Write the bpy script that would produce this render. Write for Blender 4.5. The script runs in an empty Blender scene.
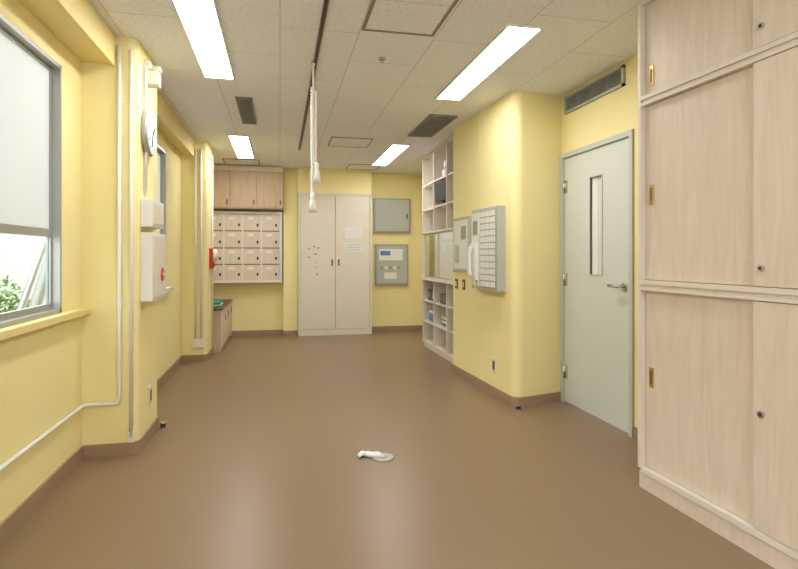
import bpy, bmesh, math, random
from mathutils import Matrix, Vector
random.seed(3)
S = bpy.context.scene
CH = 2.50

# ---------------------------------------------------------------- materials
def new_mat(name):
    m = bpy.data.materials.new(name); m.use_nodes = True
    nt = m.node_tree
    return m, nt, nt.nodes["Principled BSDF"]

def plain(name, col, rough=0.5, metal=0.0, spec=0.4, noise=0.03, nscale=6.0, bump=0.0, bscale=300.0):
    m, nt, p = new_mat(name)
    p.inputs["Roughness"].default_value = rough
    p.inputs["Metallic"].default_value = metal
    p.inputs["Specular IOR Level"].default_value = spec
    geo = nt.nodes.new("ShaderNodeNewGeometry")
    nz = nt.nodes.new("ShaderNodeTexNoise"); nz.inputs["Scale"].default_value = nscale
    nt.links.new(geo.outputs["Position"], nz.inputs["Vector"])
    mx = nt.nodes.new("ShaderNodeMix"); mx.data_type = 'RGBA'
    mx.inputs[6].default_value = tuple(c*(1-noise) for c in col)+(1,)
    mx.inputs[7].default_value = tuple(min(1, c*(1+noise)) for c in col)+(1,)
    nt.links.new(nz.outputs["Fac"], mx.inputs[0])
    nt.links.new(mx.outputs[2], p.inputs["Base Color"])
    if bump > 0:
        n2 = nt.nodes.new("ShaderNodeTexNoise"); n2.inputs["Scale"].default_value = bscale
        nt.links.new(geo.outputs["Position"], n2.inputs["Vector"])
        b = nt.nodes.new("ShaderNodeBump"); b.inputs["Strength"].default_value = bump; b.inputs["Distance"].default_value = 0.002
        nt.links.new(n2.outputs["Fac"], b.inputs["Height"]); nt.links.new(b.outputs["Normal"], p.inputs["Normal"])
    return m

def wood(name, c1, c2, rough=0.45):
    m, nt, p = new_mat(name)
    p.inputs["Roughness"].default_value = rough; p.inputs["Specular IOR Level"].default_value = 0.35
    geo = nt.nodes.new("ShaderNodeNewGeometry")
    mp = nt.nodes.new("ShaderNodeMapping"); mp.inputs["Scale"].default_value = (9, 9, 0.9)
    nt.links.new(geo.outputs["Position"], mp.inputs["Vector"])
    nz = nt.nodes.new("ShaderNodeTexNoise"); nz.inputs["Scale"].default_value = 2.0
    nz.inputs["Detail"].default_value = 6; nz.inputs["Distortion"].default_value = 1.6
    nt.links.new(mp.outputs["Vector"], nz.inputs["Vector"])
    mp2 = nt.nodes.new("ShaderNodeMapping"); mp2.inputs["Scale"].default_value = (110, 110, 4)
    nt.links.new(geo.outputs["Position"], mp2.inputs["Vector"])
    n2 = nt.nodes.new("ShaderNodeTexNoise"); n2.inputs["Scale"].default_value = 1.5
    nt.links.new(mp2.outputs["Vector"], n2.inputs["Vector"])
    ad = nt.nodes.new("ShaderNodeMath"); ad.operation = 'MULTIPLY_ADD'
    ad.inputs[1].default_value = 0.35
    nt.links.new(n2.outputs["Fac"], ad.inputs[0]); nt.links.new(nz.outputs["Fac"], ad.inputs[2])
    r = nt.nodes.new("ShaderNodeValToRGB")
    r.color_ramp.elements[0].position = 0.45; r.color_ramp.elements[0].color = c1+(1,)
    r.color_ramp.elements[1].position = 0.85; r.color_ramp.elements[1].color = c2+(1,)
    nt.links.new(ad.outputs[0], r.inputs["Fac"]); nt.links.new(r.outputs["Color"], p.inputs["Base Color"])
    return m

def emit(name, col, s):
    m = bpy.data.materials.new(name); m.use_nodes = True
    nt = m.node_tree; nt.nodes.clear()
    e = nt.nodes.new("ShaderNodeEmission"); o = nt.nodes.new("ShaderNodeOutputMaterial")
    e.inputs[0].default_value = col+(1,); e.inputs[1].default_value = s
    nt.links.new(e.outputs[0], o.inputs[0]); return m

YEL = plain("yellow_wallpaper", (0.895, 0.785, 0.40), 0.75, spec=0.2, noise=0.015, bump=0.25)
YEL2 = plain("yellow_soffit_paint", (0.84, 0.69, 0.32), 0.7, spec=0.2)
BASE = plain("brown_vinyl_base", (0.35, 0.235, 0.15), 0.45)
WHITE = plain("white_plastic", (0.78, 0.77, 0.72), 0.4)
CREAM = plain("cream_panel", (0.73, 0.685, 0.57), 0.45)
GREY = plain("grey_metal_panel", (0.34, 0.36, 0.33), 0.4, metal=0.2)
LGREY = plain("light_grey_panel", (0.47, 0.49, 0.45), 0.4)
ALU = plain("aluminium", (0.42, 0.43, 0.42), 0.35, metal=0.6)
STEEL = plain("steel", (0.6, 0.6, 0.58), 0.25, metal=1.0)
DARK = plain("dark_plastic", (0.03, 0.03, 0.03), 0.4)
BROWNP = plain("brown_plastic", (0.16, 0.10, 0.06), 0.4)
BRASS = plain("brass", (0.62, 0.40, 0.12), 0.35, metal=0.8)
DOORP = plain("door_paint", (0.65, 0.685, 0.635), 0.45, noise=0.01)
FRAMEP = plain("door_frame_paint", (0.54, 0.57, 0.52), 0.45)
RED = plain("red_plastic", (0.6, 0.03, 0.02), 0.35)
TEAL = plain("teal_cloth", (0.05, 0.28, 0.28), 0.9)
ROPE = plain("white_rope", (0.80, 0.79, 0.74), 0.9, noise=0.15, nscale=150)
WOODP = wood("pale_wood", (0.70, 0.585, 0.475), (0.77, 0.665, 0.56))
WOODB = wood("tan_wood", (0.50, 0.36, 0.235), (0.60, 0.45, 0.31))
EDGE = plain("wood_edge_band", (0.76, 0.69, 0.60), 0.5)
PAPER = plain("paper", (0.82, 0.82, 0.80), 0.8)
BLUE = plain("blue_print", (0.1, 0.25, 0.5), 0.6)
LAMP = emit("fluorescent_diffuser", (1.0, 0.985, 0.96), 14.5)
HATCH = plain("hatch_frame", (0.28, 0.23, 0.18), 0.5)
BLACKH = plain("vent_dark", (0.05, 0.05, 0.05), 0.8)
VENTM = plain("vent_metal", (0.24, 0.24, 0.21), 0.5)
CONC = plain("exterior_white_wall", (0.40, 0.40, 0.38), 0.9)
LEAF = plain("leaf_green", (0.12, 0.24, 0.04), 0.6, noise=0.5, nscale=25)
GROUND = plain("ground_soil", (0.22, 0.20, 0.15), 0.95, noise=0.2)
MIRROR = plain("mirror_glass", (0.80, 0.84, 0.84), 0.05, metal=1.0)
FLOOR = plain("brown_vinyl_floor", (0.245, 0.163, 0.098), 0.33, spec=0.5, noise=0.02, nscale=90)

# ceiling tiles
CEIL, nt, p = new_mat("ceiling_tiles")
geo = nt.nodes.new("ShaderNodeNewGeometry")
br = nt.nodes.new("ShaderNodeTexBrick")
br.offset = 0.5; br.inputs["Scale"].default_value = 1.0
br.inputs["Mortar Size"].default_value = 0.003; br.inputs["Mortar Smooth"].default_value = 0.2
br.inputs["Brick Width"].default_value = 0.91; br.inputs["Row Height"].default_value = 0.455
br.inputs["Color1"].default_value = (1, 1, 1, 1); br.inputs["Color2"].default_value = (0.97, 0.97, 0.97, 1)
br.inputs["Mortar"].default_value = (0.66, 0.64, 0.60, 1)
mp = nt.nodes.new("ShaderNodeMapping"); mp.inputs["Rotation"].default_value = (0, 0, math.radians(90))
nt.links.new(geo.outputs["Position"], mp.inputs["Vector"]); nt.links.new(mp.outputs["Vector"], br.inputs["Vector"])
mpp = nt.nodes.new("ShaderNodeMapping"); mpp.inputs["Scale"].default_value = (1.0, 2.2, 1.0)
nt.links.new(geo.outputs["Position"], mpp.inputs["Vector"])
nz = nt.nodes.new("ShaderNodeTexNoise"); nz.inputs["Scale"].default_value = 42; nz.inputs["Detail"].default_value = 4
nt.links.new(mpp.outputs["Vector"], nz.inputs["Vector"])
cr = nt.nodes.new("ShaderNodeValToRGB")
cr.color_ramp.elements[0].position = 0.34; cr.color_ramp.elements[0].color = (0.73, 0.73, 0.72, 1)
cr.color_ramp.elements[1].position = 0.47; cr.color_ramp.elements[1].color = (0.87, 0.88, 0.90, 1)
nt.links.new(nz.outputs["Fac"], cr.inputs["Fac"])
ml = nt.nodes.new("ShaderNodeMix"); ml.data_type = 'RGBA'; ml.blend_type = 'MULTIPLY'; ml.inputs[0].default_value = 1
nt.links.new(cr.outputs["Color"], ml.inputs[6]); nt.links.new(br.outputs["Color"], ml.inputs[7])
nt.links.new(ml.outputs[2], p.inputs["Base Color"]); p.inputs["Roughness"].default_value = 0.9
p.inputs["Specular IOR Level"].default_value = 0.1

# frosted glass (translucent film)
FROST = bpy.data.materials.new("frosted_glass"); FROST.use_nodes = True
nt = FROST.node_tree; nt.nodes.clear()
o = nt.nodes.new("ShaderNodeOutputMaterial"); t = nt.nodes.new("ShaderNodeBsdfTranslucent"); d = nt.nodes.new("ShaderNodeBsdfDiffuse")
t.inputs[0].default_value = (0.58, 0.58, 0.555, 1); d.inputs[0].default_value = (0.8, 0.8, 0.77, 1)
m_ = nt.nodes.new("ShaderNodeMixShader"); m_.inputs[0].default_value = 0.3
nt.links.new(t.outputs[0], m_.inputs[1]); nt.links.new(d.outputs[0], m_.inputs[2]); nt.links.new(m_.outputs[0], o.inputs[0])
# clear glass
CLEAR = bpy.data.materials.new("clear_glass"); CLEAR.use_nodes = True
nt = CLEAR.node_tree; nt.nodes.clear()
o = nt.nodes.new("ShaderNodeOutputMaterial"); t = nt.nodes.new("ShaderNodeBsdfTransparent"); g = nt.nodes.new("ShaderNodeBsdfGlossy")
t.inputs[0].default_value = (0.80, 0.82, 0.81, 1); g.inputs["Roughness"].default_value = 0.02
m_ = nt.nodes.new("ShaderNodeMixShader"); m_.inputs[0].default_value = 0.05
nt.links.new(t.outputs[0], m_.inputs[1]); nt.links.new(g.outputs[0], m_.inputs[2]); nt.links.new(m_.outputs[0], o.inputs[0])
# dotted door glass
DOTG, nt, p = new_mat("dotted_glass")
geo = nt.nodes.new("ShaderNodeNewGeometry")
vo = nt.nodes.new("ShaderNodeTexVoronoi"); vo.inputs["Scale"].default_value = 45; vo.inputs["Randomness"].default_value = 0
nt.links.new(geo.outputs["Position"], vo.inputs["Vector"])
cr = nt.nodes.new("ShaderNodeValToRGB")
cr.color_ramp.elements[0].position = 0.26; cr.color_ramp.elements[0].color = (0.55, 0.50, 0.50, 1)
cr.color_ramp.elements[1].position = 0.36; cr.color_ramp.elements[1].color = (0.78, 0.76, 0.74, 1)
nt.links.new(vo.outputs["Distance"], cr.inputs["Fac"])
sx = nt.nodes.new("ShaderNodeSeparateXYZ"); nt.links.new(geo.outputs["Position"], sx.inputs[0])
gt = nt.nodes.new("ShaderNodeMath"); gt.operation = 'GREATER_THAN'; gt.inputs[1].default_value = 3.615
nt.links.new(sx.outputs["Y"], gt.inputs[0])
mg = nt.nodes.new("ShaderNodeMix"); mg.data_type = 'RGBA'; mg.inputs[7].default_value = (0.85, 0.86, 0.84, 1)
nt.links.new(gt.outputs[0], mg.inputs[0]); nt.links.new(cr.outputs["Color"], mg.inputs[6])
nt.links.new(mg.outputs[2], p.inputs["Base Color"])
p.inputs["Roughness"].default_value = 0.3

# ---------------------------------------------------------------- builder
class B:
    def __init__(s, name, M=None):
        s.name = name; s.bm = bmesh.new(); s.mats = []; s.M = M or Matrix.Identity(4)
    def mi(s, m):
        if m not in s.mats: s.mats.append(m)
        return s.mats.index(m)
    def box(s, x0, x1, y0, y1, z0, z1, m):
        k = s.mi(m)
        x0, x1 = sorted((x0, x1)); y0, y1 = sorted((y0, y1)); z0, z1 = sorted((z0, z1))
        v = [s.bm.verts.new(s.M @ Vector(c)) for c in
             [(x0,y0,z0),(x1,y0,z0),(x1,y1,z0),(x0,y1,z0),(x0,y0,z1),(x1,y0,z1),(x1,y1,z1),(x0,y1,z1)]]
        for q in [(0,3,2,1),(4,5,6,7),(0,1,5,4),(1,2,6,5),(2,3,7,6),(3,0,4,7)]:
            f = s.bm.faces.new([v[i] for i in q]); f.material_index = k
        return s
    def prism(s, pts, z0, z1, m, smooth=False):
        k = s.mi(m)
        a = [s.bm.verts.new(s.M @ Vector((x, y, z0))) for x, y in pts]
        b = [s.bm.verts.new(s.M @ Vector((x, y, z1))) for x, y in pts]
        n = len(pts)
        for i in range(n):
            f = s.bm.faces.new([a[i], a[(i+1) % n], b[(i+1) % n], b[i]]); f.material_index = k; f.smooth = smooth
        f = s.bm.faces.new(a[::-1]); f.material_index = k
        f = s.bm.faces.new(b); f.material_index = k
        return s
    def tube(s, pts, r, m, seg=12, r1=None):
        k = s.mi(m); rings = []
        pts = [Vector(p) for p in pts]; n = len(pts)
        rs = r if isinstance(r, (list, tuple)) else [r if r1 is None else r+(r1-r)*i/(n-1) for i in range(n)]
        t0 = (pts[1]-pts[0]).normalized()
        up = Vector((0, 0, 1)) if abs(t0.z) < 0.9 else Vector((1, 0, 0))
        for i, p_ in enumerate(pts):
            if i == 0: t = pts[1]-pts[0]
            elif i == n-1: t = pts[-1]-pts[-2]
            else: t = (pts[i+1]-pts[i]).normalized()+(pts[i]-pts[i-1]).normalized()
            t.normalize()
            a = t.cross(up)
            if a.length < 1e-4: a = t.cross(Vector((0, 1, 0)))
            a.normalize(); b = t.cross(a).normalized(); up = a.cross(t)
            rings.append([s.bm.verts.new(s.M @ (p_+(a*math.cos(2*math.pi*j/seg)+b*math.sin(2*math.pi*j/seg))*rs[i])) for j in range(seg)])
        for i in range(n-1):
            for j in range(seg):
                f = s.bm.faces.new([rings[i][j], rings[i][(j+1) % seg], rings[i+1][(j+1) % seg], rings[i+1][j]])
                f.material_index = k; f.smooth = True
        for rg in (rings[0][::-1], rings[-1]):
            f = s.bm.faces.new(rg); f.material_index = k
        return s
    def done(s, bevel=0.0, parent=None):
        bmesh.ops.recalc_face_normals(s.bm, faces=s.bm.faces)
        me = bpy.data.meshes.new(s.name); s.bm.to_mesh(me); s.bm.free()
        for m in s.mats: me.materials.append(m)
        ob = bpy.data.objects.new(s.name, me); S.collection.objects.link(ob)
        if parent: ob.parent = parent
        if bevel > 0:
            md = ob.modifiers.new("bevel", 'BEVEL'); md.width = bevel; md.segments = 2
            md.limit_method = 'ANGLE'; md.angle_limit = math.radians(50)
        return ob

# ---------------------------------------------------------------- room shell
Y0, YB = -1.6, 8.45
B("floor").box(-1.25, 2.5, Y0-0.2, 8.75, -0.1, 0, FLOOR).done()
B("ceiling").box(-1.25, 2.5, Y0-0.2, 8.75, CH, CH+0.1, CEIL).done()

LX = -1.14; LO = -1.21; WZ0, WZ1 = 0.89, 2.2
WY1 = 3.215
w = B("wall_left")
w.box(LO, LX, Y0-0.2, 3.53, 0, WZ0, YEL).box(LO, LX, Y0-0.2, 3.53, WZ1, CH, YEL)
w.box(LO, LX, Y0-0.2, -1.2, WZ0, WZ1, YEL).box(LO, LX, WY1, 3.53, WZ0, WZ1, YEL)
w.prism([(LO, 3.53), (-0.885, 3.53), (-0.858, 3.541), (-0.841, 3.565), (-0.835, 3.59), (-0.835, 4.06), (LO, 4.06)], 0, CH, YEL)
X2 = -1.08
w.box(LO, X2, 4.06, 6.5, 0, WZ0, YEL).box(LO, X2, 4.06, 6.5, WZ1, CH, YEL)
w.box(LO, X2, 5.65, 6.5, WZ0, WZ1, YEL).box(LO, X2, 4.06, 4.25, WZ0, WZ1, YEL)
w.prism([(LO, 6.5), (-0.85, 6.5), (-0.825, 6.51), (-0.81, 6.54), (-0.81, 7.0), (LO, 7.0)], 0, CH, YEL)
w.box(LO, -1.1, 7.0, YB+0.2, 0, CH, YEL)
w.done()
B("trim_soffit_left").box(LX, -0.975, Y0, 3.53, 2.33, CH, YEL2).box(X2, -0.96, 4.06, 6.5, 2.33, CH, YEL2)\
    .box(-0.975, -0.955, Y0, 3.53, 2.315, CH, YEL2).box(-0.96, -0.945, 4.06, 6.5, 2.31, CH, YEL2).done(0.003)

DX = 2.265; DYF = 4.10
B("wall_right").box(DX, 2.45, Y0-0.2, 3.155, 0, CH, YEL).done()
B("wall_right_far").box(DX, 2.45, DYF, 8.75, 0, CH, YEL).done()
B("wall_right_lintel").box(DX, 2.45, 3.155, DYF, 2.025, CH, YEL).done()
arc = []
cx, cy, r = 1.863, 4.065, 0.065
for i in range(9):
    a = math.radians(270+14-104*i/8); arc.append((cx+r*math.cos(a), cy+r*math.sin(a)))
B("wall_right_column").prism([(DX, DYF)]+arc+[(1.745, 5.37), (DX, 5.37)], 0, CH, YEL).done()
B("wall_back").box(-1.1, 1.37, YB, YB+0.2, 0, CH, YEL).done()
B("wall_back_pillar").box(0.05, 0.258, 8.3, YB, 0, CH, YEL).done()
B("wall_back_lintel").box(0.258, 1.37, 8.24, YB, 2.135, CH, YEL).done()
RB = 8.5
B("wall_back_right").box(1.372, DX, RB, RB+0.2, 0, CH, YEL).done()
# wall behind camera with an opening added to let in fill light
w = B("wall_front"); FX0, FX1, FZ0, FZ1 = -0.9, 1.7, 0.8, 2.25
w.box(LX, DX, Y0-0.1, Y0, 0, FZ0, YEL).box(LX, DX, Y0-0.1, Y0, FZ1, CH, YEL).box(LX, FX0, Y0-0.1, Y0, FZ0, FZ1, YEL).box(FX1, DX, Y0-0.1, Y0, FZ0, FZ1, YEL)
w.done()
w = B("added_fill_window"); yy = Y0-0.05  # unseen window, added so sky light fills surfaces facing the camera
w.box(FX0, FX1, yy-0.03, yy+0.03, FZ0, FZ0+0.04, ALU).box(FX0, FX1, yy-0.03, yy+0.03, FZ1-0.04, FZ1, ALU)
for i in range(4):
    xx = FX0+0.02+(FX1-FX0-0.04)*i/3
    w.box(xx-0.02, xx+0.02, yy-0.03, yy+0.03, FZ0+0.04, FZ1-0.04, ALU)
w.box(FX0+0.04, FX1-0.04, yy-0.003, yy+0.003, FZ0+0.04, FZ1-0.04, CLEAR)
w.done()

# baseboards
bh, bt = 0.075, 0.012
b = B("baseboard_left")
b.box(LX, LX+bt, Y0, 3.53, 0, bh, BASE).box(LX, -0.88, 3.53-bt, 3.53, 0, bh, BASE)
b.prism([(-0.89, 3.53), (-0.885, 3.518), (-0.85, 3.532), (-0.829, 3.56), (-0.823, 3.59), (-0.823, 4.072), (-0.835, 4.072), (-0.84, 3.60), (-0.87, 3.55)], 0, bh, BASE)
b.box(X2, X2+bt, 4.06, 6.5, 0, bh, BASE).box(X2, -0.85, 6.488, 6.5, 0, bh, BASE)
b.prism([(-0.86, 6.5), (-0.85, 6.488), (-0.815, 6.50), (-0.798, 6.54), (-0.798, 7.0), (-0.81, 7.0), (-0.815, 6.55), (-0.84, 6.52)], 0, bh, BASE)
b.done()
b = B("baseboard_right")
outer = []
for i in range(9):
    a = math.radians(270+14-104*i/8); outer.append((cx+(r+bt)*math.cos(a), cy+(r+bt)*math.sin(a)))
b.prism([(DX, DYF-bt)]+outer+[(1.733, 5.38), (1.745, 5.38)]+arc[::-1]+[(DX, DYF)], 0, bh, BASE)
b.box(DX-bt, DX, 2.55, 3.15, 0, bh, BASE)
b.done()
b = B("baseboard_back")
b.box(-0.7, 0.05, YB-bt, YB, 0, bh, BASE).box(0.05, 0.258, 8.3-bt, 8.3, 0, bh, BASE).box(1.385, DX, RB-bt, RB, 0, bh, BASE)
b.done()

# ---------------------------------------------------------------- windows
def window(name, x, y0, y1, mull, railz):
    o = B(name)
    fr = 0.02
    o.box(x-0.05, x+0.02, y0, y1, WZ0, WZ0+fr, ALU).box(x-0.05, x+0.02, y0, y1, WZ1-fr, WZ1, ALU)
    o.box(x-0.05, x+0.02, y0, y0+fr, WZ0, WZ1, ALU).box(x-0.05, x+0.02, y1-fr, y1, WZ0, WZ1, ALU)
    ys = [y0+fr]+mull+[y1-fr]
    for i in range(len(ys)-1):
        a, c = ys[i], ys[i+1]; xx = x-0.028 if i % 2 else x-0.008
        t = 0.02
        o.box(xx-0.01, xx+0.01, a-0.01, a+t, WZ0+fr, WZ1-fr, ALU).box(xx-0.01, xx+0.01, c-t, c+0.0, WZ0+fr, WZ1-fr, ALU)
        o.box(xx-0.01, xx+0.01, a+t, c-t, WZ0+fr, WZ0+fr+0.03, ALU).box(xx-0.01, xx+0.01, a+t, c-t, WZ1-fr-0.02, WZ1-fr, ALU)
        o.box(xx-0.01, xx+0.01, a+t, c-t, railz-0.02, railz+0.02, ALU)
        o.box(xx-0.003, xx+0.003, a+t, c-t, railz+0.02, WZ1-fr-0.02, FROST)
        o.box(xx-0.003, xx+0.003, a+t, c-t, WZ0+fr+0.03, railz-0.02, CLEAR)
    return o.done()
window("window_1", LX-0.015, -1.2, WY1, [-0.1, 1.0, 2.1], 1.31)
window("window_2", X2-0.02, 4.25, 5.65, [4.95], 1.31)
B("trim_sill_1").box(LX+0.001, -1.09, Y0, 3.53, 0.85, 0.888, YEL2).done(0.004)
B("trim_sill_2").box(X2+0.001, -1.03, 4.06, 5.75, 0.85, 0.888, EDGE).done(0.004)

# exterior
B("exterior_ground").box(-12, -1.4, -6, 20, -0.25, -0.15, GROUND).done()
B("exterior_building").box(-4.6, -4.3, -6, 20, -0.15, 1.75, CONC).box(-4.65, -4.25, -6, 20, 1.75, 1.85, ALU).done()
pp = B("exterior_stair_rail"); pp.tube([(-2.0, 4.87, -0.15), (-2.0, 4.87, 0.47), (-2.0, 6.0, 1.93), (-2.0, 6.0, 3.0)], 0.045, GREY)
pp.tube([(-2.14, 4.87, -0.15), (-2.14, 4.87, 0.38), (-2.14, 6.0, 1.7), (-2.14, 6.0, 2.6)], 0.028, ALU); pp.done()
bu = B("shrub_hedge"); k = bu.mi(LEAF)
for i in range(6500):
    u = random.random(); yy = 2.5+u*3.9
    a = random.uniform(0, 2*math.pi); rr_ = math.sqrt(random.random())
    hh = 0.60+0.05*math.sin(yy*5)
    c = Vector((-2.75+0.38*rr_*math.cos(a), yy, 0.36+hh*rr_*math.sin(a)))
    if c.z < -0.14: c.z = -0.12
    e1 = Vector([random.gauss(0, 1) for _ in range(3)]).normalized(); e2 = e1.orthogonal().normalized()
    L, Wd = random.uniform(0.025, 0.05), random.uniform(0.012, 0.022)
    vs = [bu.bm.verts.new(c+q) for q in (-e1*L, e2*Wd, e1*L, -e2*Wd)]
    f = bu.bm.faces.new(vs); f.material_index = k
for yy in (3.2, 4.4, 5.6): bu.tube([(-2.75, yy, -0.15), (-2.75, yy, 0.4)], 0.03, BROWNP)
bu.done()

# ---------------------------------------------------------------- ceiling fixtures
def troffer(x0, x1, y0, y1):
    o = B("ceiling_light")
    t = 0.012; z = CH-0.012
    o.box(x0-t, x0, y0-t, y1+t, z, CH, WHITE).box(x1, x1+t, y0-t, y1+t, z, CH, WHITE)
    o.box(x0, x1, y0-t, y0, z, CH, WHITE).box(x0, x1, y1, y1+t, z, CH, WHITE)
    o.box(x0, x1, y0, y1, CH-0.010, CH, LAMP)
    o.done()
troffer(-0.53, -0.335, 2.70, 4.17)
troffer(1.265, 1.46, 2.88, 4.33)
troffer(-0.54, -0.345, 6.15, 7.5)
troffer(1.29, 1.485, 6.25, 7.7)
troffer(-0.53, -0.335, -0.75, 0.70)
troffer(1.265, 1.46, -0.60, 0.85)

def hatch(x0, x1, y0, y1, t=0.018):
    o = B("ceiling_access_hatch"); z = CH-0.008
    o.box(x0, x1, y0, y0+t, z, CH, HATCH).box(x0, x1, y1-t, y1, z, CH, HATCH)
    o.box(x0, x0+t, y0+t, y1-t, z, CH, HATCH).box(x1-t, x1, y0+t, y1-t, z, CH, HATCH)
    o.box(x0+t, x1-t, y0+t, y1-t, CH-0.004, CH, CEIL); o.done()
hatch(0.46, 0.89, 2.62, 3.12)
hatch(0.55, 1.02, 6.0, 6.5, 0.012)
hatch(0.96, 1.42, 7.7, 8.15, 0.012)
hatch(-0.76, -0.28, 7.65, 8.1, 0.012)

def vent(x0, x1, y0, y1):
    o = B("ceiling_vent"); t = 0.015; z = CH-0.014
    o.box(x0, x1, y0, y0+t, z, CH, VENTM).box(x0, x1, y1-t, y1, z, CH, VENTM)
    o.box(x0, x0+t, y0, y1, z, CH, VENTM).box(x1-t, x1, y0, y1, z, CH, VENTM)
    o.box(x0+t, x1-t, y0+t, y1-t, CH-0.003, CH, BLACKH)
    n = max(4, int((y1-y0)/0.05))
    for i in range(n):
        yy = y0+t+(y1-y0-2*t)*(i+0.5)/n
        o.box(x0+t, x1-t, yy-0.011, yy+0.011, z+0.003, z+0.007, VENTM)
    o.done()
vent(-0.36, -0.225, 4.66, 5.55)
vent(1.35, 1.62, 4.85, 5.75)

def sprk(x, y):
    o = B("smoke_detector")
    o.tube([(x, y, CH), (x, y, CH-0.012)], 0.024, ALU, 16).tube([(x, y, CH-0.012), (x, y, CH-0.03)], [0.016, 0.01], STEEL, 12)
    o.done()
sprk(0.66, 3.55)

o = B("ceiling_curtain_track")
o.box(0.222, 0.242, 2.0, 6.8, CH-0.004, CH, DARK)
o.box(0.218, 0.223, 2.0, 6.8, CH-0.010, CH, HATCH).box(0.241, 0.246, 2.0, 6.8, CH-0.010, CH, HATCH)
o.done()

# ---------------------------------------------------------------- hanging rope
o = B("hanging_rope")
RX, RY = 0.218, 3.70
def twist(x, y, z0, z1, rr, rs, turns, mat):
    for ph in (0, math.pi):
        pts = []
        n = int(turns*10)+2
        for i in range(n):
            u = i/(n-1); a = ph+u*turns*2*math.pi
            pts.append((x+rr*math.cos(a), y+rr*math.sin(a), z0+(z1-z0)*u))
        o.tube(pts, rs, mat, 8)
o.tube([(RX, RY, CH), (RX, RY, CH-0.03)], 0.012, STEEL)
twist(RX, RY, CH-0.02, 2.28, 0.003, 0.004, 5, ROPE)
twist(RX-0.006, RY, 2.32, 1.60, 0.007, 0.007, 16, ROPE)
twist(RX+0.014, RY+0.005, 2.30, 1.80, 0.006, 0.006, 12, ROPE)
def tassel(x, y, z):
    o.tube([(x, y, z), (x, y, z-0.02), (x, y, z-0.045), (x, y, z-0.07), (x, y, z-0.11), (x, y, z-0.13)], [0.008, 0.018, 0.012, 0.021, 0.026, 0.016], ROPE, 14)
    for j in range(12):
        a = j*math.pi/6
        o.tube([(x+0.014*math.cos(a), y+0.014*math.sin(a), z-0.06), (x+0.024*math.cos(a), y+0.024*math.sin(a), z-0.138)], 0.005, ROPE, 6)
tassel(RX+0.022, RY+0.005, 1.82); tassel(RX-0.006, RY, 1.62)
o.done()

# ---------------------------------------------------------------- right sliding cabinet
M = Matrix.Translation((1.803, 2.485, 0)) @ Matrix.Rotation(math.radians(2.0), 4, 'Z')
c = B("sliding_door_cabinet", M)
N = -1.85; D = 0.38
c.box(0.035, D, N, 0, 0, 0.105, EDGE)
c.box(0.01, 0.035, N, -0.0, 0.0, 0.085, WOODP)
c.box(0.05, D, N, 0, 0.105, CH-0.005, WOODP)
c.box(0.0, 0.05, -0.022, 0, 0.105, CH-0.005, EDGE)
c.box(0.0, 0.05, N, N+0.022, 0.105, CH-0.005, EDGE)
for z0, z1 in ((0.085, 0.112), (1.015, 1.03), (1.045, 1.068), (1.955, 1.97), (1.985, 2.005), (CH-0.03, CH-0.005)):
    c.box(0.0, 0.05, N+0.022, -0.022, z0, z1, EDGE)
c.box(0.008, 0.05, N+0.022, -0.022, 1.03, 1.045, WOODP); c.box(0.008, 0.05, N+0.022, -0.022, 1.97, 1.985, WOODP)
for z0, z1, zl, zh in ((0.115, 1.012, 0.573, 0.577), (1.071, 1.952, 1.143, 1.50), (2.008, CH-0.033, 2.085, 2.10)):
    c.box(0.028, 0.048, -0.70, -0.024, z0, z1, WOODP)
    c.box(0.004, 0.024, -1.36, -0.675, z0, z1, WOODP)
    c.box(0.028, 0.048, N+0.024, -1.34, z0, z1, WOODP)
    c.box(0.024, 0.028, -0.085, -0.055, zh-0.05, zh+0.05, BRASS)
    c.box(0.022, 0.025, -0.075, -0.065, zh-0.034, zh+0.034, BROWNP)
    c.tube([(0.004, -0.715, zl), (-0.006, -0.715, zl)], 0.014, STEEL, 16).tube([(-0.006, -0.715, zl), (-0.008, -0.715, zl)], 0.007, DARK, 12)
c.done(0.0015)

# ---------------------------------------------------------------- door
d = B("door_1")
f = 0.035; DE = DYF-0.005
d.box(DX-0.015, DX+0.12, 3.16, 3.16+f, 0, 2.02, FRAMEP).box(DX-0.015, DX+0.12, DE-f, DE, 0, 2.02, FRAMEP)
d.box(DX-0.015, DX+0.12, 3.16+f, DE-f, 2.02-f, 2.02, FRAMEP)
ya, yb_, za, zb = 3.20, DE-f-0.004, 0.008, 1.98
g0, g1, h0, h1 = 3.53, 3.68, 1.055, 1.775
xa, xb = DX+0.005, DX+0.045
d.box(xa, xb, ya, g0, za, zb, DOORP).box(xa, xb, g1, yb_, za, zb, DOORP).box(xa, xb, g0, g1, za, h0, DOORP).box(xa, xb, g0, g1, h1, zb, DOORP)
d.box(xa+0.015, xa+0.022, g0, g1, h0, h1, DOTG)
for q in ((g0-0.01, g0, h0-0.01, h1+0.01), (g1, g1+0.01, h0-0.01, h1+0.01), (g0, g1, h0-0.01, h0), (g0, g1, h1, h1+0.01)):
    d.box(xa-0.006, xa+0.012, *q, FRAMEP)
for z in (0.25, 1.0, 1.75):
    d.tube([(xa-0.012, yb_-0.006, z-0.05), (xa-0.012, yb_-0.006, z+0.05)], 0.008, STEEL)
    d.box(xa-0.008, xa, yb_-0.045, yb_-0.01, z-0.05, z+0.05, STEEL)
d.tube([(xa, 3.26, 0.985), (xa-0.012, 3.26, 0.985)], 0.027, STEEL, 20)
d.tube([(xa-0.01, 3.26, 0.985), (xa-0.055, 3.26, 0.985), (xa-0.06, 3.28, 0.985), (xa-0.06, 3.36, 0.985)], 0.011, STEEL)
d.done()

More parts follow.
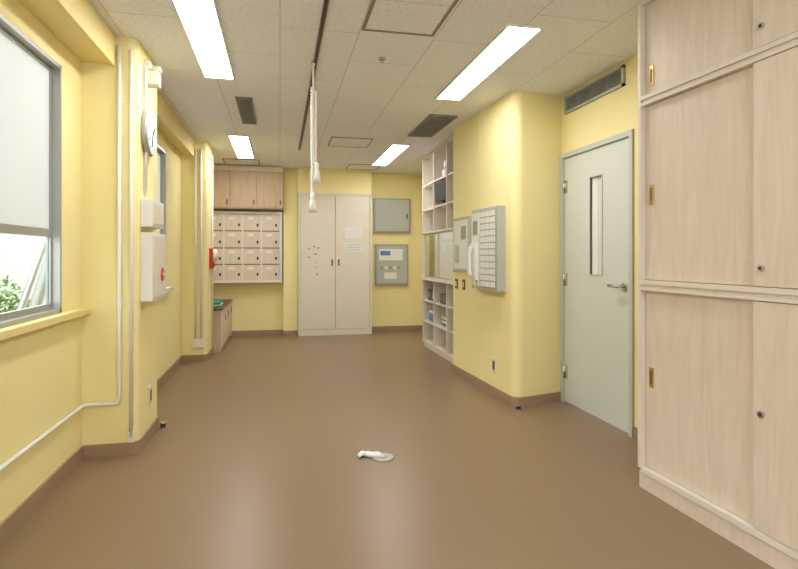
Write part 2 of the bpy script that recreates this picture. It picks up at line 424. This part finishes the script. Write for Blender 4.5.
# wall grille above door
v = B("wall_air_grille")
gy0, gy1, gz0, gz1 = 3.25, 4.02, 2.335, 2.475
for q in ((gy0, gy1, gz0, gz0+0.018), (gy0, gy1, gz1-0.018, gz1), (gy0, gy0+0.018, gz0, gz1), (gy1-0.018, gy1, gz0, gz1)):
    v.box(DX-0.02, DX, *q, LGREY)
v.box(DX-0.003, DX, gy0, gy1, gz0, gz1, BLACKH)
for i in range(6):
    z = gz0+0.026+i*0.0165
    v.box(DX-0.016, DX-0.004, gy0+0.018, gy1-0.018, z, z+0.006, GREY)
for i in range(1, 4):
    y = gy0+(gy1-gy0)*i/4; v.box(DX-0.017, DX-0.003, y-0.004, y+0.004, gz0, gz1, GREY)
v.done()

# ---------------------------------------------------------------- things on the right column
ang = math.atan2(1.798-1.745, 5.37-4.09)
MC = Matrix.Translation((1.798, 4.09, 0)) @ Matrix.Rotation(ang, 4, 'Z')
t = B("trim_column_joint", MC); t.box(-0.002, 0.001, 0.605, 0.609, 0.08, CH, YEL2); t.done()
k = B("wall_control_panel", MC)
k.box(-0.075, 0, 0.06, 0.60, 0.90, 1.60, LGREY)
k.box(-0.082, -0.075, 0.075, 0.40, 0.92, 1.58, ALU)
for i in range(6):
    for j in range(12):
        yy = 0.085+i*0.052; zz = 0.93+j*0.054
        k.box(-0.088, -0.082, yy, yy+0.042, zz, zz+0.044, WHITE)
k.box(-0.083, -0.075, 0.42, 0.58, 0.93, 1.57, WHITE)
k.box(-0.086, -0.083, 0.45, 0.55, 1.38, 1.50, GREY)
k.done(0.003)
t = B("wall_telephone", MC)
t.box(-0.11, -0.083, 0.44, 0.56, 0.98, 1.30, WHITE)
t.tube([(-0.13, 0.50, 1.02), (-0.14, 0.50, 1.06), (-0.135, 0.50, 1.22), (-0.125, 0.50, 1.27)], [0.022, 0.018, 0.016, 0.022], WHITE)
cord = [(-0.10+0.008*math.cos(i*0.9), 0.46+0.008*math.sin(i*0.9), 0.98-i*0.003) for i in range(40)]
t.tube(cord, 0.003, WHITE, 6)
t.done(0.004)
q = B("wall_display_board", MC)
q.box(-0.02, 0, 0.80, 1.24, 1.03, 1.57, LGREY).box(-0.024, -0.02, 0.83, 1.21, 1.06, 1.54, WHITE)
q.box(-0.026, -0.024, 0.87, 1.0, 1.35, 1.48, GREY).box(-0.026, -0.024, 1.05, 1.17, 1.12, 1.3, LGREY)
q.done(0.002)
for yy in (0.98, 1.18):
    s_ = B("light_switch", MC); s_.box(-0.008, 0, yy-0.035, yy+0.035, 0.86, 0.96, BROWNP).box(-0.012, -0.008, yy-0.015, yy+0.015, 0.885, 0.935, CREAM); s_.done(0.002)
s_ = B("wall_outlet", MC); s_.box(-0.008, 0, 0.24, 0.31, 0.20, 0.32, CREAM).box(-0.011, -0.008, 0.255, 0.295, 0.225, 0.295, BROWNP); s_.done(0.002)
s_ = B("wall_outlet"); s_.box(-0.835, -0.827, 3.80, 3.87, 0.22, 0.34, CREAM).box(-0.827, -0.824, 3.815, 3.855, 0.245, 0.315, BROWNP); s_.done(0.002)

# ---------------------------------------------------------------- shelf unit
sh = B("open_shelf_unit")
sx0, sx1, sy0, sy1 = 1.845, 2.26, 5.375, 7.0
T = 0.02
sh.box(sx1-0.01, sx1, sy0, sy1, 0, CH-0.004, WOODP)
sh.box(sx0+0.02, sx1, sy0, sy1, 0, 0.06, EDGE)
ds = [sy0, 5.92, 6.46, sy1-T]
for y in ds:
    sh.box(sx0, sx1-0.01, y, y+T, 0.06, 0.88, EDGE).box(sx0, sx1-0.01, y, y+T, 1.50, CH-0.004, EDGE)
sh.box(sx0, sx1-0.01, sy1-T, sy1, 0.88, 1.50, EDGE).box(sx0, sx1-0.01, sy0, sy0+T, 0.88, 1.50, EDGE)
for z in (0.06, 0.33, 0.60, 1.78, 2.10):
    sh.box(sx0+0.01, sx1-0.01, sy0+T, sy1-T, z, z+T, EDGE)
sh.box(sx0-0.02, sx1-0.01, sy0, sy1, 0.88, 0.91, EDGE).box(sx0, sx1-0.01, sy0, sy1, 1.48, 1.50, EDGE).box(sx0, sx1-0.01, sy0+T, sy1-T, CH-0.03, CH-0.004, EDGE)
sh.box(sx0+0.03, sx1-0.01, 5.40, 6.975, 0.912, 1.478, LGREY).box(sx0+0.024, sx0+0.03, 5.42, 6.3, 0.93, 1.46, MIRROR).box(sx0+0.024, sx0+0.03, 6.33, 6.95, 0.93, 1.46, MIRROR)\
    .box(sx0+0.018, sx0+0.03, 6.30, 6.33, 0.92, 1.47, ALU)
shelf = sh.done()
tv = B("small_television"); tv.box(1.86, 1.89, 5.96, 6.42, 1.84, 2.08, DARK).box(1.857, 1.86, 5.97, 6.41, 1.855, 2.07, BLACKH).box(1.87, 1.89, 6.13, 6.23, 1.81, 1.84, DARK).box(1.86, 1.98, 6.06, 6.30, 1.80, 1.812, DARK).done(0.003)
tw = B("rolled_towel")
for i, (zz, yy) in enumerate(((2.17, 6.05), (2.17, 6.17), (2.26, 6.11))):
    tw.tube([(1.88, yy, zz), (1.885, yy, zz), (2.12, yy, zz), (2.125, yy, zz)], [0.04, 0.05, 0.05, 0.04], PAPER, 16)
tw.done()
bx = B("storage_basket"); bx.box(1.88, 2.12, 5.99, 6.30, 0.62, 0.64, DARK)
for qq in ((1.88, 1.89, 5.99, 6.30), (2.11, 2.12, 5.99, 6.30), (1.89, 2.11, 5.99, 6.0), (1.89, 2.11, 6.29, 6.30)):
    bx.box(*qq, 0.64, 0.74, BROWNP)
bx.done(0.002)
bx = B("stack_of_books"); zz = 0.35
for i in range(6):
    h_ = random.uniform(0.018, 0.03); o1 = random.uniform(0, 0.02)
    bx.box(1.88+o1, 2.10+o1, 6.0+o1, 6.26+o1, zz, zz+h_-0.001, [GREY, TEAL, PAPER, BROWNP, WHITE, LGREY][i]); zz += h_
bx.done(0.002)
bx = B("box_of_supplies"); bx.box(1.87, 2.12, 6.52, 6.75, 0.35, 0.48, LGREY).box(1.865, 1.87, 6.55, 6.72, 0.37, 0.46, BLUE).box(1.865, 2.125, 6.515, 6.755, 0.48, 0.50, WHITE).done(0.003)
bx = B("cassette_player"); bx.box(1.88, 2.08, 6.53, 6.85, 0.62, 0.76, DARK).tube([(1.88, 6.59, 0.69), (1.872, 6.59, 0.69)], 0.045, GREY, 18).tube([(1.88, 6.79, 0.69), (1.872, 6.79, 0.69)], 0.045, GREY, 18).tube([(1.98, 6.56, 0.76), (1.98, 6.58, 0.79), (1.98, 6.80, 0.79), (1.98, 6.82, 0.76)], 0.006, GREY).done(0.004)

# ---------------------------------------------------------------- back: tall cabinet
c = B("tall_storage_cabinet")
cxa, cxb, fy = 0.262, 1.368, 8.22
c.box(cxa, cxb, fy+0.02, YB-0.002, 0.0, 2.13, CREAM)
c.box(cxa, cxb, fy-0.01, fy+0.02, 0.0, 0.09, CREAM)
c.box(cxa, cxa+0.03, fy-0.005, fy+0.02, 0.09, 2.13, CREAM).box(cxb-0.03, cxb, fy-0.005, fy+0.02, 0.09, 2.13, CREAM).box(cxa+0.03, cxb-0.03, fy-0.005, fy+0.02, 2.10, 2.13, CREAM)
mid = (cxa+cxb)/2
c.box(cxa+0.034, mid-0.003, fy, fy+0.018, 0.095, 2.096, CREAM).box(mid+0.003, cxb-0.034, fy, fy+0.018, 0.095, 2.096, CREAM)
c.box(mid-0.003, mid+0.003, fy+0.014, fy+0.019, 0.095, 2.096, BROWNP)
for sx in (-1, 1):
    c.box(mid+sx*0.05-0.012, mid+sx*0.05+0.012, fy-0.008, fy, 1.04, 1.14, BROWNP)
tc = c.done(0.003)
c = B("door_magnets_and_notices")
cols = [GREY, BROWNP, RED, BROWNP, BRASS]
for i, (mx_, mz) in enumerate([(0.42, 1.30), (0.50, 1.33), (0.56, 1.31), (0.52, 1.22), (0.52, 1.10), (0.52, 1.02), (0.54, 0.92), (0.42, 1.17)]):
    c.tube([(mx_, fy, mz), (mx_, fy-0.006, mz)], 0.012, cols[i % 5], 12)
c.box(0.96, 1.22, fy-0.003, fy, 1.46, 1.62, PAPER).box(0.96, 1.22, fy-0.003, fy, 1.25, 1.39, PAPER)
for i in range(5):
    c.box(0.98, 1.20, fy-0.004, fy-0.003, 1.265+i*0.024, 1.272+i*0.024, GREY)
    c.box(0.98, 1.20, fy-0.004, fy-0.003, 1.475+i*0.028, 1.479+i*0.028, LGREY)
c.done(parent=tc)
# panels on back right
o_ = RB-8.32
c = B("electrical_panel"); c.box(1.44, 2.03, 8.26+o_, RB-0.001, 1.56, 2.10, GREY).box(1.465, 2.005, 8.252+o_, 8.26+o_, 1.585, 2.075, LGREY).box(1.96, 1.98, 8.245+o_, 8.252+o_, 1.78, 1.86, DARK).done(0.003)
c = B("wall_control_box"); c.box(1.46, 1.99, 8.26+o_, RB-0.001, 0.73, 1.375, GREY).box(1.485, 1.965, 8.252+o_, 8.26+o_, 0.755, 1.35, LGREY)
c.box(1.52, 1.90, 8.248+o_, 8.252+o_, 1.12, 1.30, PAPER).box(1.54, 1.70, 8.246+o_, 8.248+o_, 1.20, 1.27, BLUE)
for i in range(5):
    c.box(1.54+i*0.07, 1.58+i*0.07, 8.244+o_, 8.252+o_, 0.98, 1.03, WHITE if i % 2 else BRASS)
c.box(1.60, 1.80, 8.246+o_, 8.252+o_, 0.83, 0.93, WHITE)
c.done(0.002)

# back-left overhead cabinets and lockers
c = B("overhead_cabinet")
ox0, ox1, oy = -1.098, 0.045, 8.13
c.box(ox0, ox1, oy+0.02, YB-0.002, 1.87, CH-0.01, WOODB)
xs = [ox0, -0.70, -0.33, ox1]
for i in range(3):
    c.box(xs[i]+0.004, xs[i+1]-0.004, oy, oy+0.02, 1.885, CH-0.09, WOODB)
    c.box(xs[i+1]-0.05, xs[i+1]-0.03, oy-0.008, oy, 1.93, 2.0, BROWNP)
c.box(ox0, ox1, oy, oy+0.02, CH-0.086, CH-0.01, WOODP)
c.done(0.002)
c = B("pigeonhole_lockers")
lz0, lz1, ly = 0.80, 1.84, 8.28
lx0, lx1 = -1.098, 0.03
c.box(lx0, lx1, ly+0.03, YB-0.002, lz0, lz1, WHITE)
c.box(lx0, lx1, ly-0.02, ly+0.03, lz0, lz0+0.035, WHITE).box(lx0, lx1, ly-0.02, ly+0.03, lz1-0.035, lz1, WHITE)
c.box(lx0, lx0+0.035, ly-0.02, ly+0.03, lz0+0.035, lz1-0.035, WHITE).box(lx1-0.035, lx1, ly-0.02, ly+0.03, lz0+0.035, lz1-0.035, WHITE)
nc = 4; cw = (lx1-lx0-0.07)/nc
rows = [(0.84, 1.06), (1.075, 1.30), (1.315, 1.55), (1.565, 1.795)]
for i in range(nc):
    for j, (a, b2) in enumerate(rows):
        xa_ = lx0+0.035+i*cw
        c.box(xa_+0.008, xa_+cw-0.008, ly, ly+0.03, a, b2, WOODP)
        c.box(xa_+cw*0.25, xa_+cw*0.6, ly-0.004, ly, b2-0.07, b2-0.03, PAPER)
        c.box(xa_+cw*0.75, xa_+cw*0.85, ly-0.008, ly, a+0.06, a+0.10, DARK)
        if j < 3: c.box(xa_+0.008, xa_+cw-0.008, ly+0.012, ly+0.031, b2, rows[j+1][0], BROWNP)
    if i: c.box(lx0+0.035+i*cw-0.010, lx0+0.035+i*cw+0.010, ly-0.004, ly+0.03, lz0+0.035, lz1-0.035, WHITE)
c.done()

# low cabinet
c = B("low_cabinet")
c.box(-1.09, -0.715, 7.03, 8.44, 0.0, 0.52, WOODB).box(-1.095, -0.69, 7.01, 8.445, 0.52, 0.55, BROWNP)
for i in range(3):
    a = 7.04+i*0.465
    c.box(-0.715, -0.70, a, a+0.455, 0.07, 0.51, WOODP).box(-0.70, -0.694, a+0.38, a+0.40, 0.36, 0.44, DARK)
c.done(0.003)
c = B("folded_cloth")
for i in range(4):
    c.box(-0.93+0.006*i, -0.73-0.004*i, 7.15+0.005*i, 7.55-0.006*i, 0.551+i*0.014, 0.563+i*0.014, PAPER if i == 1 else TEAL)
c.done(0.004)

# ---------------------------------------------------------------- left wall fittings
c = B("wall_conduit")
yc = 3.515
c.tube([(-0.932, yc, 2.44), (-0.932, yc, 0.345), (-0.940, yc, 0.322), (-0.96, yc, 0.315), (-1.10, yc, 0.315), (-1.122, yc-0.012, 0.315), (-1.125, yc-0.04, 0.315), (-1.125, -1.5, 0.315)], 0.011, WHITE)
for z in (2.1, 1.5, 0.9): c.box(-0.952, -0.912, yc+0.004, yc+0.015, z, z+0.02, WHITE)
c.done()
c = B("wall_conduit")
c.tube([(-0.868, 3.518, 2.42), (-0.868, 3.518, 0.11)], 0.010, WHITE)
c.box(-0.885, -0.850, 3.51, 3.53, 0.08, 0.14, WHITE)
c.done()
c = B("wall_conduit")
c.tube([(-0.823, 3.68, 2.38), (-0.823, 3.68, 1.56)], 0.010, WHITE); c.done()
c = B("ceiling_corner_bracket"); c.box(-0.835, -0.75, 3.68, 3.77, 2.27, 2.36, CREAM).box(-0.78, -0.74, 3.69, 3.75, 2.36, 2.39, CREAM).box(-0.835, -0.80, 3.68, 3.76, 2.36, 2.42, CREAM).done(0.006)
c = B("wall_clock")
zc, ycl = 1.97, 3.735
c.tube([(-0.835, ycl, zc), (-0.805, ycl, zc), (-0.797, ycl, zc)], [0.14, 0.145, 0.138], ALU, 40)
c.tube([(-0.798, ycl, zc), (-0.795, ycl, zc)], 0.130, PAPER, 40)
for i in range(12):
    a = i*math.pi/6
    yy, zz = ycl+0.108*math.sin(a), zc+0.108*math.cos(a)
    c.tube([(-0.795, yy, zz), (-0.793, yy, zz)], 0.006, DARK, 8)
c.tube([(-0.792, ycl, zc), (-0.792, ycl+0.05, zc+0.04)], 0.004, DARK, 6).tube([(-0.791, ycl, zc), (-0.791, ycl-0.03, zc-0.09)], 0.003, DARK, 6)
c.done()
c = B("wall_speaker_box"); c.box(-0.835, -0.765, 3.60, 3.92, 1.37, 1.54, WHITE).box(-0.765, -0.76, 3.62, 3.90, 1.39, 1.52, CREAM).done(0.005)
c = B("fire_alarm_box"); c.box(-0.835, -0.765, 3.60, 3.98, 0.91, 1.335, WHITE).box(-0.765, -0.758, 3.62, 3.96, 0.93, 1.315, CREAM)
c.tube([(-0.758, 3.84, 1.07), (-0.752, 3.84, 1.07)], 0.045, RED, 24).tube([(-0.752, 3.84, 1.07), (-0.748, 3.84, 1.07)], 0.012, WHITE, 20).done(0.005)
c = B("fire_alarm_bell")
c.box(-0.81, -0.77, 6.70, 6.86, 1.04, 1.28, RED).tube([(-0.77, 6.78, 1.20), (-0.735, 6.78, 1.20), (-0.72, 6.78, 1.20)], [0.07, 0.065, 0.03], WHITE, 24)
c.tube([(-0.77, 6.78, 1.085), (-0.76, 6.78, 1.085)], 0.03, RED, 18).done(0.004)
for xx, zt in ((-0.93, 2.4), (-0.87, 2.4)):
    c = B("wall_conduit"); c.tube([(xx, 6.488, zt), (xx, 6.488, 0.22)], 0.012, WHITE).box(xx-0.03, xx+0.03, 6.47, 6.5, 0.16, 0.26, WHITE).done()
c = B("wall_conduit"); c.tube([(-0.798, 6.9, 2.4), (-0.798, 6.9, 0.12)], 0.012, WHITE).done()

# ---------------------------------------------------------------- floor items
def stop(x, y):
    c = B("door_stop"); c.tube([(x, y, 0), (x, y, 0.008)], 0.028, STEEL, 18).tube([(x, y, 0.008), (x, y, 0.035)], 0.018, DARK, 16).tube([(x, y, 0.035), (x, y, 0.042)], 0.022, STEEL, 16).done()
stop(1.80, 3.92); stop(-0.79, 4.03)
c = B("floor_rope_anchor")
fx, fy2 = 0.595, 3.16
c.tube([(fx, fy2, 0), (fx, fy2, 0.005), (fx, fy2, 0.008)], [0.066, 0.066, 0.058], ALU, 32)
c.tube([(fx, fy2, 0.008), (fx, fy2, 0.013)], 0.022, STEEL, 20)
pr = [(fx-0.01, fy2+0.01, 0.018), (fx-0.035, fy2+0.028, 0.017), (fx-0.06, fy2+0.030, 0.016), (fx-0.085, fy2+0.045, 0.016), (fx-0.105, fy2+0.05, 0.017)]
c.tube(pr, [0.010, 0.014, 0.012, 0.015, 0.012], PAPER, 12)
c.tube([(q_[0]+0.004, q_[1]-0.018, q_[2]-0.003) for q_ in pr], [0.009, 0.013, 0.011, 0.012, 0.010], PAPER, 12)
for j in range(11):
    a = math.radians(110+j*10+random.uniform(-3, 3))
    L = random.uniform(0.035, 0.05)
    c.tube([(fx-0.10, fy2+0.042, 0.015), (fx-0.10+0.6*L*math.cos(a), fy2+0.042+0.6*L*math.sin(a), 0.019), (fx-0.10+L*math.cos(a), fy2+0.042+L*math.sin(a), 0.008)], [0.010, 0.009, 0.006], PAPER, 8)
c.done()

# ---------------------------------------------------------------- world, camera
wd = bpy.data.worlds.new("World"); S.world = wd; wd.use_nodes = True
bg = wd.node_tree.nodes["Background"]
bg.inputs[0].default_value = (0.94, 0.97, 1.0, 1); bg.inputs[1].default_value = 4.2

cam = bpy.data.cameras.new("camera"); co = bpy.data.objects.new("camera", cam); S.collection.objects.link(co)
cam.sensor_width = 36; cam.lens = 36*545/798; cam.shift_y = -28.5/798
co.location = (0, 0, 1.19)
co.rotation_euler = (math.radians(90), 0, -math.atan(0.2183))
cam.clip_start = 0.05
S.camera = co
S.view_settings.view_transform = 'Standard'
S.view_settings.exposure = 0.62
